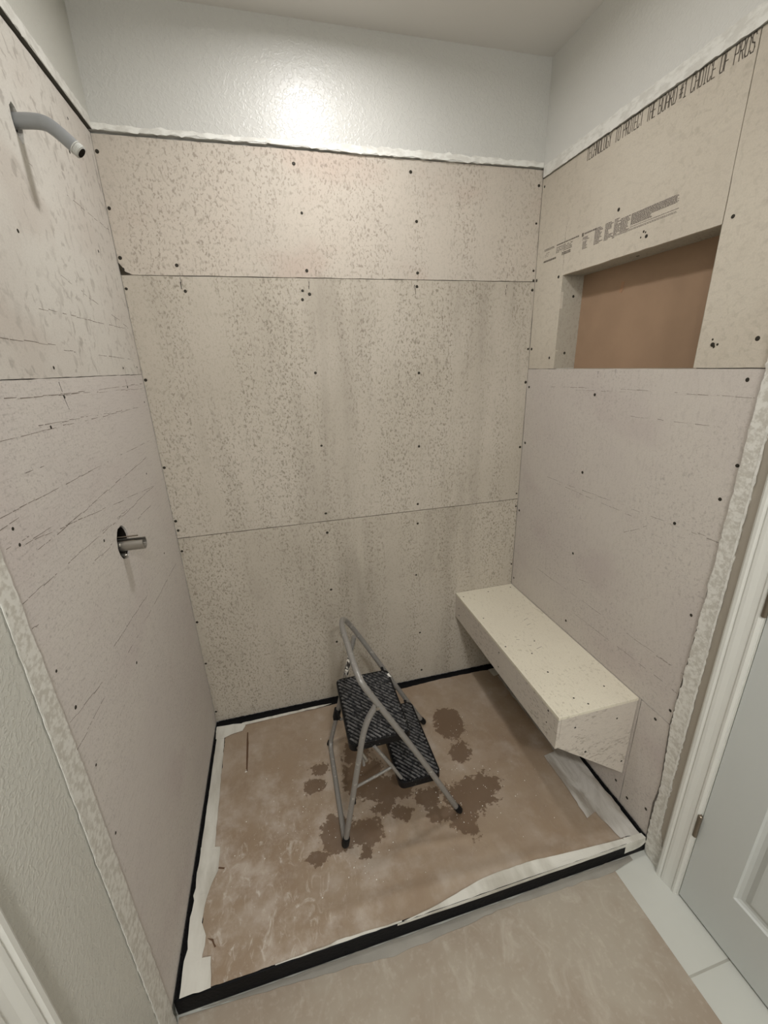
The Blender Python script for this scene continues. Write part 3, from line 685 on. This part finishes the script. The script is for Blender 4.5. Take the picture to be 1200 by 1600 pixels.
zt = lambda x, y: .0044+.0006*math.sin(40*y+9*x)
G_ = 'white tape along the edges of the paper'
def tape(label, pts, lift=0., mat='tape', amp=.0012, sides=None, step=.02):
    return flat_on_paper('masking_tape', pts, lift, .0006, M[mat], None, step, amp, sides, zfun=lambda x, y: max(paper_z(x, y)+.0008, zt(x, y)), label=label, cat='tape')
tape('short crumpled white tape across the back left corner of the paper', [(.006, -.035), (.060, -.040), (.134, -.050), (.137, -.066), (.125, -.092), (.075, -.100), (.045, -.112), (.010, -.108)], .0012)
tape('long straight white tape down the left edge of the brown paper', [(.014, -.10), (.048, -.10), (.062, -.59), (.016, -.59)], 0, amp=.0006)
tape('wider white tape with a torn edge nearer the camera along the left', [(.015, -.575), (.080, -.590), (.082, -.665), (.066, -.70), (.055, -.74), (.050, -.80), (.066, -.835), (.063, -.895), (.016, -.90)], .0010, amp=.0018)
tape('square patch of white tape at the front left corner of the pan', [(.014, -.885), (.087, -.889), (.095, -.957), (.016, -.9575)], .0020, amp=.0010)
tape('thin sliver of white tape between paper and black strip at the back', [(.12, -.044), (.50, -.040), (.545, -.043), (.50, -.052), (.12, -.060)], .0006, amp=.0008)
tape('broad white tape along the right half of the front edge', [(.64, -.9575), (.80, -.9575), (1.0, -.9575), (1.44, -.9575), (1.436, -.941), (1.25, -.930), (1.10, -.9205), (.97, -.9185), (.90, -.9225), (.80, -.939), (.72, -.951)], .0012, amp=.0005)
tape('narrow white tape sliver along the left half of the front edge', [(.265, -.9575), (.42, -.9575), (.635, -.9575), (.635, -.9545), (.44, -.949), (.42, -.953), (.265, -.955)], .0012, amp=.0004)
tape('long cloudy plastic strip running beside the right wall under the bench', [(1.42, -.10), (1.495, -.10), (1.506, -.60), (1.507, -.945), (1.432, -.937), (1.405, -.80), (1.43, -.55)], .0004, 'film', .002)
tape('loose crumpled piece of cloudy plastic in front of the bench corner', [(1.370, -.586), (1.44, -.575), (1.462, -.70), (1.468, -.838), (1.415, -.837), (1.367, -.850), (1.372, -.72)], .0022, 'film', .0012)
tape('pale tape scrap on the paper under the far end of the bench', [(1.395, -.045), (1.50, -.04), (1.50, -.085), (1.40, -.098)], .0024, 'tape', .0015)
# the folded corner piece hanging over the front right edge
b = MB(); b.poly(ragged([(1.435, .0068), (1.515, .0068), (1.519, -.018), (1.500, -.034), (1.470, -.040), (1.436, -.042)], .012, .0012), 'Y', PF-.0005, -.0008)
b.poly([(1.436, PF-.0005), (1.515, PF-.0005), (1.512, -.943), (1.438, -.940)], 'Z', .0062, .0007)
o = b.build('masking_tape', M['tape']); tag(o, 'white tape folded down over the front right corner of the pan', 'tape', 'tape pieces round the edge of the shower paper')
b = MB(); b.poly(ragged([(.62, 0.0055), (.80, .0065), (1.44, 0.0065), (1.44, -.008), (1.1, -.006), (.9, -.008), (.62, -.003)], .03, .0007, (3, 4, 5)), 'Y', PF-.0005, -.0006)
o = b.build('masking_tape', M['tape']); tag(o, 'lip of white tape turned over the black front face of the pan', 'tape', 'tape pieces round the edge of the shower paper')

# outside floor
z2 = lambda x, y: ZF+.0016
def paper2_z(x, y): return ZF+.0022+.0006*math.sin(9*x+4*y)
o = sheet('floor_paper', (lambda v: .004, interp([(0, 1.378), (1, 1.40)]), interp([(0, -.964), (.12, -.970), (.45, -.986), (.73, -.976), (1, -.986)]), lambda u: -2.4), paper2_z, M['paper2'], 60, 60)
tag(o, 'dusty brown paper on the bathroom floor in front of the shower pan', 'floor paper')
o = flat_on_paper('edge_tape', [(.06, PF-.004), (1.46, PF-.002), (1.46, -.975), (1.37, -.988), (.98, -.980), (.62, -.996), (.30, -.978), (.10, -.966)], .0, .0008, M['grey_tape'], None, .03, .0015, None, zfun=lambda x, y: ZF+.0034)
tag(o, 'grey tape strip between the black pan face and the outside floor paper', 'tape')
# crumbs of dry plaster
random.seed(77); b = MB()
def crumb(x, y, z, s):
    v = [Vector((random.uniform(.5, 1)*s*a, random.uniform(.5, 1)*s*c, random.uniform(.4, .8)*s*d)) for a, c, d in ((1,0,0), (0,1,0), (-1,0,0), (0,-1,0), (0,0,1), (0,0,-1))]
    b.add([p+Vector((x, y, z)) for p in v], [(0,1,4), (1,2,4), (2,3,4), (3,0,4), (1,0,5), (2,1,5), (3,2,5), (0,3,5)])
for cx, cy, sx, sy, n in ((1.0, -.62, .09, .08, 60), (1.06, -.35, .05, .06, 20), (.55, -.60, .12, .12, 40), (.35, -.60, .10, .1, 30), (.93, -.74, .04, .03, 12), (.7, -.5, .35, .25, 60), (.3, -.35, .1, .1, 12), (.55, -.79, .05, .03, 14), (1.2, -.6, .1, .12, 16)):
    for _ in range(n):
        x, y = random.gauss(cx, sx), random.gauss(cy, sy)
        if .09 < x < 1.36 and -.90 < y < -.08: crumb(x, y, paper_z(x, y)+.001, random.choice((.001, .0014, .0018, .0028)))
for _ in range(10): crumb(.152+random.gauss(0, .003), -.31+random.gauss(0, .004), .004, .0022)
o = b.build('plaster_crumb', simple('dry_plaster', (226, 224, 216), .8, .2)); tag(o, 'white plaster crumbs scattered over the stained shower floor paper', 'debris', kind='stuff')

# ------------------------------------------------------------------ shower arm and valve stub
t = thing('shower_pipe', 'grey bent shower pipe sticking out high on the left wall', 'shower pipe', (0, AH[0], AH[1]))
P = catmull([(-.04, -.5, 2.063), (0, -.5, 2.065), (.03, -.5, 2.067), (.050, -.5, 2.065), (.064, -.5, 2.057), (.078, -.5, 2.045), (.096, -.5, 2.028)], 5)
b = MB(); b.tube(P, .0132, 18); b.build('pipe', M['pipe'], t, smooth=True)
d = (P[-1]-P[-2]).normalized()
b = MB(); prof = []
for k in range(7): prof += [(k*.0016, .0130 if k % 2 else .0121), (k*.0016+.0009, .0130 if k % 2 == 0 else .0121)]
prof = [(-.001, .0138), (.001, .0138)]+[(h+.001, r_) for h, r_ in prof]+[(.0128, .0095), (.004, .0092), (.0035, .001)]
b.lathe(P[-1], d, prof, 18); b.build('threaded_end', M['thread'], t, smooth=True)
b = MB(); b.lathe(P[-1]+d*.0125, d, [(0, .0096), (.0012, .0096)], 14); b.build('mouth_shade_disc', M['dark'], t)  # dark disc painted as the shaded pipe opening
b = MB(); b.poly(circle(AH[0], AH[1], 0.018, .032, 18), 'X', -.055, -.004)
b.poly(circle(AH[0], AH[1], .0182, .0325, 18), 'X', -.013, -.042, [circle(AH[0], AH[1], .0168, .0305, 18)[::-1]]); b.build('hole_shade_liner', M['dark'], t)  # dark disc and ring put shade into the pipe hole by colour
b = MB(); b.lathe((-.0505, AH[0], AH[1]), (1, 0, 0), [(0, .0152), (.044, .0152)], 16); b.build('black_sleeve', M['rubber'], t, smooth=True)

t = thing('shower_valve', 'round shower valve hole with a metal stub in the left wall', 'shower valve', (0, VH[0], VH[1]))
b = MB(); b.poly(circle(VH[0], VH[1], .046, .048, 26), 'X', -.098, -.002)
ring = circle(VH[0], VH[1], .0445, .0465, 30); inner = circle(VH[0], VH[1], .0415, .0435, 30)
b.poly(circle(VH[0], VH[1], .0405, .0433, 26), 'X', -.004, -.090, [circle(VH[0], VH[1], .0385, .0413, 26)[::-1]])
b.build('hole_shade_liner', M['dark'], t)  # cup and ring coloured dark for the unlit depth of the valve hole
vy, vz = -.524, 1.1445
b = MB(); b.lathe((-.09, vy, vz), (1, 0, 0), [(0, .026), (.045, .026), (.050, .020), (.068, .020)], 20); b.build('valve_body', M['chrome'], t, smooth=True)
b = MB()
outer = [(vy+math.cos(a)*.0185, vz+math.sin(a)*.0180) for a in [math.radians(d_) for d_ in range(-225, 40, 12)]]
innr = [(vy+math.cos(a)*.0160, vz+math.sin(a)*.0155) for a in [math.radians(d_) for d_ in range(-225, 40, 12)]][::-1]
b.poly(outer+innr, 'X', -.03, .084); b.build('sleeve', M['chrome'], t)
b = MB(); b.lathe((-.03, vy, vz), (1, 0, 0), [(0, .010), (.060, .010), (.062, .008), (.072, .008)], 14); b.build('stem', M['hinge'], t, smooth=True)
b = MB(); b.lathe((-.03, vy, vz+.0215), (1, 0, 0), [(0, .002), (.072, .002)], 8); b.build('screw_rod', M['hinge'], t, smooth=True)
b = MB(); b.lathe((-.02, vy-.002, vz-.030), (1, 0, 0), [(0, .006), (.022, .006), (.022, .004), (.026, .003)], 10); b.build('mounting_screw', M['chrome'], t, smooth=True)
b = MB(); b.lathe((-.02, vy-.018, vz+.006), (1, 0, 0), [(0, .005), (.020, .005)], 10); b.build('mounting_screw', M['chrome'], t, smooth=True)

# ------------------------------------------------------------------ step stool
t = thing('step_stool', 'folding two-step stool with grey tube frame and black ribbed treads', 'step stool', (.72, -.495, .003))
YN, YFR = -.705, -.287
R_ = .0098
front = [(.929, YN, .018), (.78, YN, .327)] + [(.643, YN, .594), (.603, -.704, .673), (.592, -.685, .695), (.586, -.63, .706), (.582, -.55, .716), (.580, -.48, .718), (.583, -.425, .713), (.595, -.368, .690), (.612, -.335, .657), (.641, -.308, .598), (.700, -.292, .480)] + [(.80, YFR, .282), (.937, YFR, .018)]
b = MB(); b.tube(catmull(front, 7), R_, 14); b.build('front_frame', M['tube'], t, smooth=True)
YR0, YR1 = YN+.0, YFR+.0
rear = [(.640, YN+.004, .588), (.612, YN+.001, .548), (.592, YN, .49), (.505, YN, .016), (.507, YFR, .016), (.553, YFR, .190), (.602, YFR, .385), (.645, YFR+.004, .545)]
b = MB(); b.tube(fillet(rear, .035, 6), R_*.98, 14); rf = b.build('rear_frame', M['tube'], t, smooth=True)
b = MB(); b.tube([(.588, YFR, .325), (.604, YFR, .39), (.622, YFR, .46)], R_*1.03, 14); b.build('paint_splatter', M['splat'], rf, smooth=True)
def cap(p, q, r=.0125):
    p, q = Vector(p), Vector(q); b = MB(); b.tube([p, p+(q-p)*.15, q-(q-p)*.2, q], [r*.85, r, r, r*.9], 14); return b.build('rubber_foot', M['rubber'], t, smooth=True)
cap((.935, YN, .012), (.918, YN, .042)); cap((.943, YFR, .012), (.926, YFR, .040))
cap((.504, YN-.002, .012), (.511, YN-.002, .046), .0135); cap((.504, YFR+.002, .012), (.511, YFR+.002, .030), .0128)
def rrect(x0_, x1_, y0_, y1_, r, n=6):
    out = []
    for cx_, cy_, a0 in ((x1_-r, y1_-r, 0), (x0_+r, y1_-r, 90), (x0_+r, y0_+r, 180), (x1_-r, y0_+r, 270)):
        for k in range(n+1):
            a = math.radians(a0+90*k/n); out.append((cx_+r*math.cos(a), cy_+r*math.sin(a)))
    return out
def step(name, x0_, x1_, y0_, y1_, z, th, rd):
    b = MB(); b.poly(rrect(x0_, x1_, y0_, y1_, rd), 'Z', z-th, th); s_ = b.build(name, M['tread'], t, bevel=.004, seg=3)
    # raised diagonal ribs clipped to the tread
    b = MB(); dx, dy = RIB; L = math.hypot(dx, dy); dx /= L; dy /= L; nx_, ny_ = -dy, dx
    m_ = .007; xa_, xb_, ya_, yb_ = x0_+m_, x1_-m_, y0_+m_, y1_-m_
    cx_, cy_ = (xa_+xb_)/2, (ya_+yb_)/2; k = -40
    while k < 41:
        px, py = cx_+nx_*k*.0125, cy_+ny_*k*.0125; lo, hi = -9, 9
        for p_, d_, a_, c_ in ((px, dx, xa_, xb_), (py, dy, ya_, yb_)):
            if abs(d_) < 1e-6: continue
            u0, u1 = sorted(((a_-p_)/d_, (c_-p_)/d_)); lo, hi = max(lo, u0), min(hi, u1)
        if hi-lo > .012:
            # each rib is broken into short wavy pieces like the moulded tread
            c = Vector((px+dx*(lo+hi)/2, py+dy*(lo+hi)/2, z+.0010))
            n_ = Vector((nx_, ny_, 0)); dd = Vector((dx, dy, 0)); h = (hi-lo)/2
            vs = [c-dd*h-n_*.0034, c+dd*h-n_*.0034, c+dd*h+n_*.0034, c-dd*h+n_*.0034,
                  c-dd*(h-.003)-n_*.0018+Vector((0,0,.0030)), c+dd*(h-.003)-n_*.0018+Vector((0,0,.0030)), c+dd*(h-.003)+n_*.0018+Vector((0,0,.0030)), c-dd*(h-.003)+n_*.0018+Vector((0,0,.0030))]
            b.add([v-Vector((0,0,.0012)) for v in vs[:4]]+vs[4:], [(3,2,1,0), (4,5,6,7), (0,1,5,4), (1,2,6,5), (2,3,7,6), (3,0,4,7)])
        k += 1
    b.build('rib_pattern', M['rib'], s_); return s_
RIB = (1.0, -1.15)
step('top_step', .552, .768, -.650, -.326, .388, .028, .022)
step('lower_step', .716, .872, -.672, -.318, .184, .028, .022)
white = simple('dried_white_plaster', (222, 220, 212), .8, .2)
b = MB(); b.poly(ragged([(.756, -.352), (.767, -.352), (.772, -.375), (.764, -.372)], .006, .0008), 'Z', .3885, .0012); b.build('plaster_blob', white, t)
b = MB(); b.poly(ragged([(.556, -.352), (.580, -.336), (.590, -.339), (.566, -.36)], .006, .001), 'Z', .380, .006); b.build('plaster_blob', white, t)
# braces from the top step down to the lower step, links to the rear legs, pins
for y in (-.650, -.342):
    b = MB(); b.tube([(.634, y, .366), (.695, y, .252), (.745, y, .148)], .0062, 10); b.build('brace', M['tube'], t, smooth=True)
    b = MB(); b.tube([(.697, y, .250), (.640, y, .226), (.556, y, .195)], .0050, 10); b.build('link_bar', M['tube'], t, smooth=True)
    s = 1 if y > -.5 else -1
    ye = YFR if s > 0 else YN
    b = MB(); b.tube([(.556, y, .195), (.548, ye, .196)], .005, 8); b.build('hinge_pin', M['rubber'], t, smooth=True)
    b = MB(); b.tube([(.748, y-.01*s, .374), (.752, ye, .376)], .006, 10); b.build('hinge_pin', M['rubber'], t, smooth=True)
    b = MB(); b.tube([(.578, y-.01*s, .374), (.598, ye, .372)], .006, 10); b.build('hinge_pin', M['chrome'], t, smooth=True)
    b = MB(); b.tube([(.842, y-.01*s, .172), (.852, ye, .172)], .006, 10); b.build('hinge_pin', M['rubber'], t, smooth=True)
    b = MB(); b.lathe((.735, y-.004*s, .150), (0, s, 0), [(0, .010), (.001, .013), (.009, .013), (.010, .010)], 14); b.build('roller', M['rubber'], t, smooth=True)
    b = MB(); b.lathe((.640, ye, .586), (0, s, 0), [(.0, .006), (.0125, .006), (.013, .004)], 10); b.build('pivot_rivet', M['chrome'], t, smooth=True)
b = MB(); b.obox((.548, YFR+.001, .175), (.25, 0, 1), (0, 1, 0), (-1, 0, .25), .026, .012, .013); b.build('plastic_clip', M['rubber'], t, bevel=.003)
b = MB(); b.tube([(.590, YN+.014, .372), (.590, YN+.014, .340)], .005, 10); b.build('peg', M['tube'], t, smooth=True)

# ------------------------------------------------------------------ door, casings
t = tag(bpy.data.objects.new('door_1', None), None, None, None, 'structure'); C.objects.link(t); t.location = (W, DY0, ZF)
xf = W-.004
panels = [(-1.218, -1.742, .150, .83), (-1.218, -1.742, .985, 1.84)]
b = MB(); holes = [[(a, c), (d_, c), (d_, e_), (a, e_)] for a, d_, c, e_ in panels]
ys0, ys1 = DY0-.002, DY1+.003
tr = MB(); tr.poly([(ys0, ZF+.012), (ys1, ZF+.012), (ys1, DZ-.003), (ys0, DZ-.003)], 'X', xf, .035, holes)
for (a, d_, c, e_) in panels:
    rings = []
    for off, dep in ((0, 0), (.004, .0045), (.012, .0075), (.022, .0075), (.036, .002), (.042, .0015)):
        rings.append([(xf+dep, a-off, c+off), (xf+dep, d_+off, c+off), (xf+dep, d_+off, e_-off), (xf+dep, a-off, e_-off)])
    vs = [p for r_ in rings for p in r_]; fs = []
    for i in range(len(rings)-1):
        for k in range(4): fs.append((i*4+k, i*4+(k+1) % 4, (i+1)*4+(k+1) % 4, (i+1)*4+k))
    fs.append([(len(rings)-1)*4+k for k in range(4)]); tr.add(vs, fs)
slab = tr.build('door_panel', M['door'], t)
def hinge(z):
    b = MB(); b.lathe((xf-.007, DY0+.001, z-.044), (0, 0, 1), [(0, .004), (.002, .0062), (.086, .0062), (.088, .004)], 12)
    b.box(xf-.004, xf-.0025, DY0+.001, DY0+.020, z-.044, z+.044); b.build('door_hinge', M['hinge'], t, smooth=True)
for z in (.260, 1.025, 1.79): hinge(z)
# jamb and stepped casing
b = MB(); b.box(W-.003, W+.115, DY0, DY0+.017, ZF, DZ+.017); b.box(W-.003, W+.115, DY1-.017, DY1, ZF, DZ+.017); b.box(W-.003, W+.115, DY1, DY0, DZ, DZ+.017)
b.box(W+.034, W+.046, DY0-.012, DY0, ZF, DZ); b.build('door_frame', M['trimwhite'], t)
prof = [(0, 0), (0, .009), (.006, .013), (.012, .013), (.016, .0105), (.030, .0125), (.044, .0165), (.052, .0175), (.056, .0150), (.062, .0190), (.070, .0195), (.076, .016), (.077, 0)]
prof = [(a*.9, h*.9) for a, h in prof]
def casing(side, base, y_in, y_top, z0, z1, parent, xs):
    """door casing leg: profile from the inner edge outwards, extruded in z"""
    b = MB(); n = len(prof)
    vs = [(xs*h+base, y_in+side*w_, z0) for w_, h in prof]+[(xs*h+base, y_in+side*w_, z1+w_) for w_, h in prof]
    fs = [(i, i+1, n+i+1, n+i) for i in range(n-1)]+[list(range(n))[::-1], [n+i for i in range(n)]]
    b.add(vs, fs); return b.build('casing', M['trimwhite'], parent)
casing(1, W-.0025, DY0+.004, 0, ZF, DZ+.01, t, -1); casing(-1, W-.0025, DY1-.004, 0, ZF, DZ+.01, t, -1)
b = MB(); n = len(prof)
vs = [(W-.0025-h, DY0+.004+w_, DZ+.01+w_) for w_, h in prof]+[(W-.0025-h, DY1-.004-w_, DZ+.01+w_) for w_, h in prof]
b.add(vs, [(i, i+1, n+i+1, n+i) for i in range(n-1)]+[list(range(n))[::-1], [n+i for i in range(n)]]); b.build('casing', M['trimwhite'], t)
# left doorway casing at the edge of the frame
t = tag(bpy.data.objects.new('door_2', None), None, None, None, 'structure'); C.objects.link(t); t.location = (0, -1.23, ZF)
casing(1, .0025, -1.305, 0, ZF, 2.04, t, 1)
b = MB(); b.box(.0025, .0035, -2.06, -1.306, ZF, 2.03); b.build('door_panel', M['door'], t)
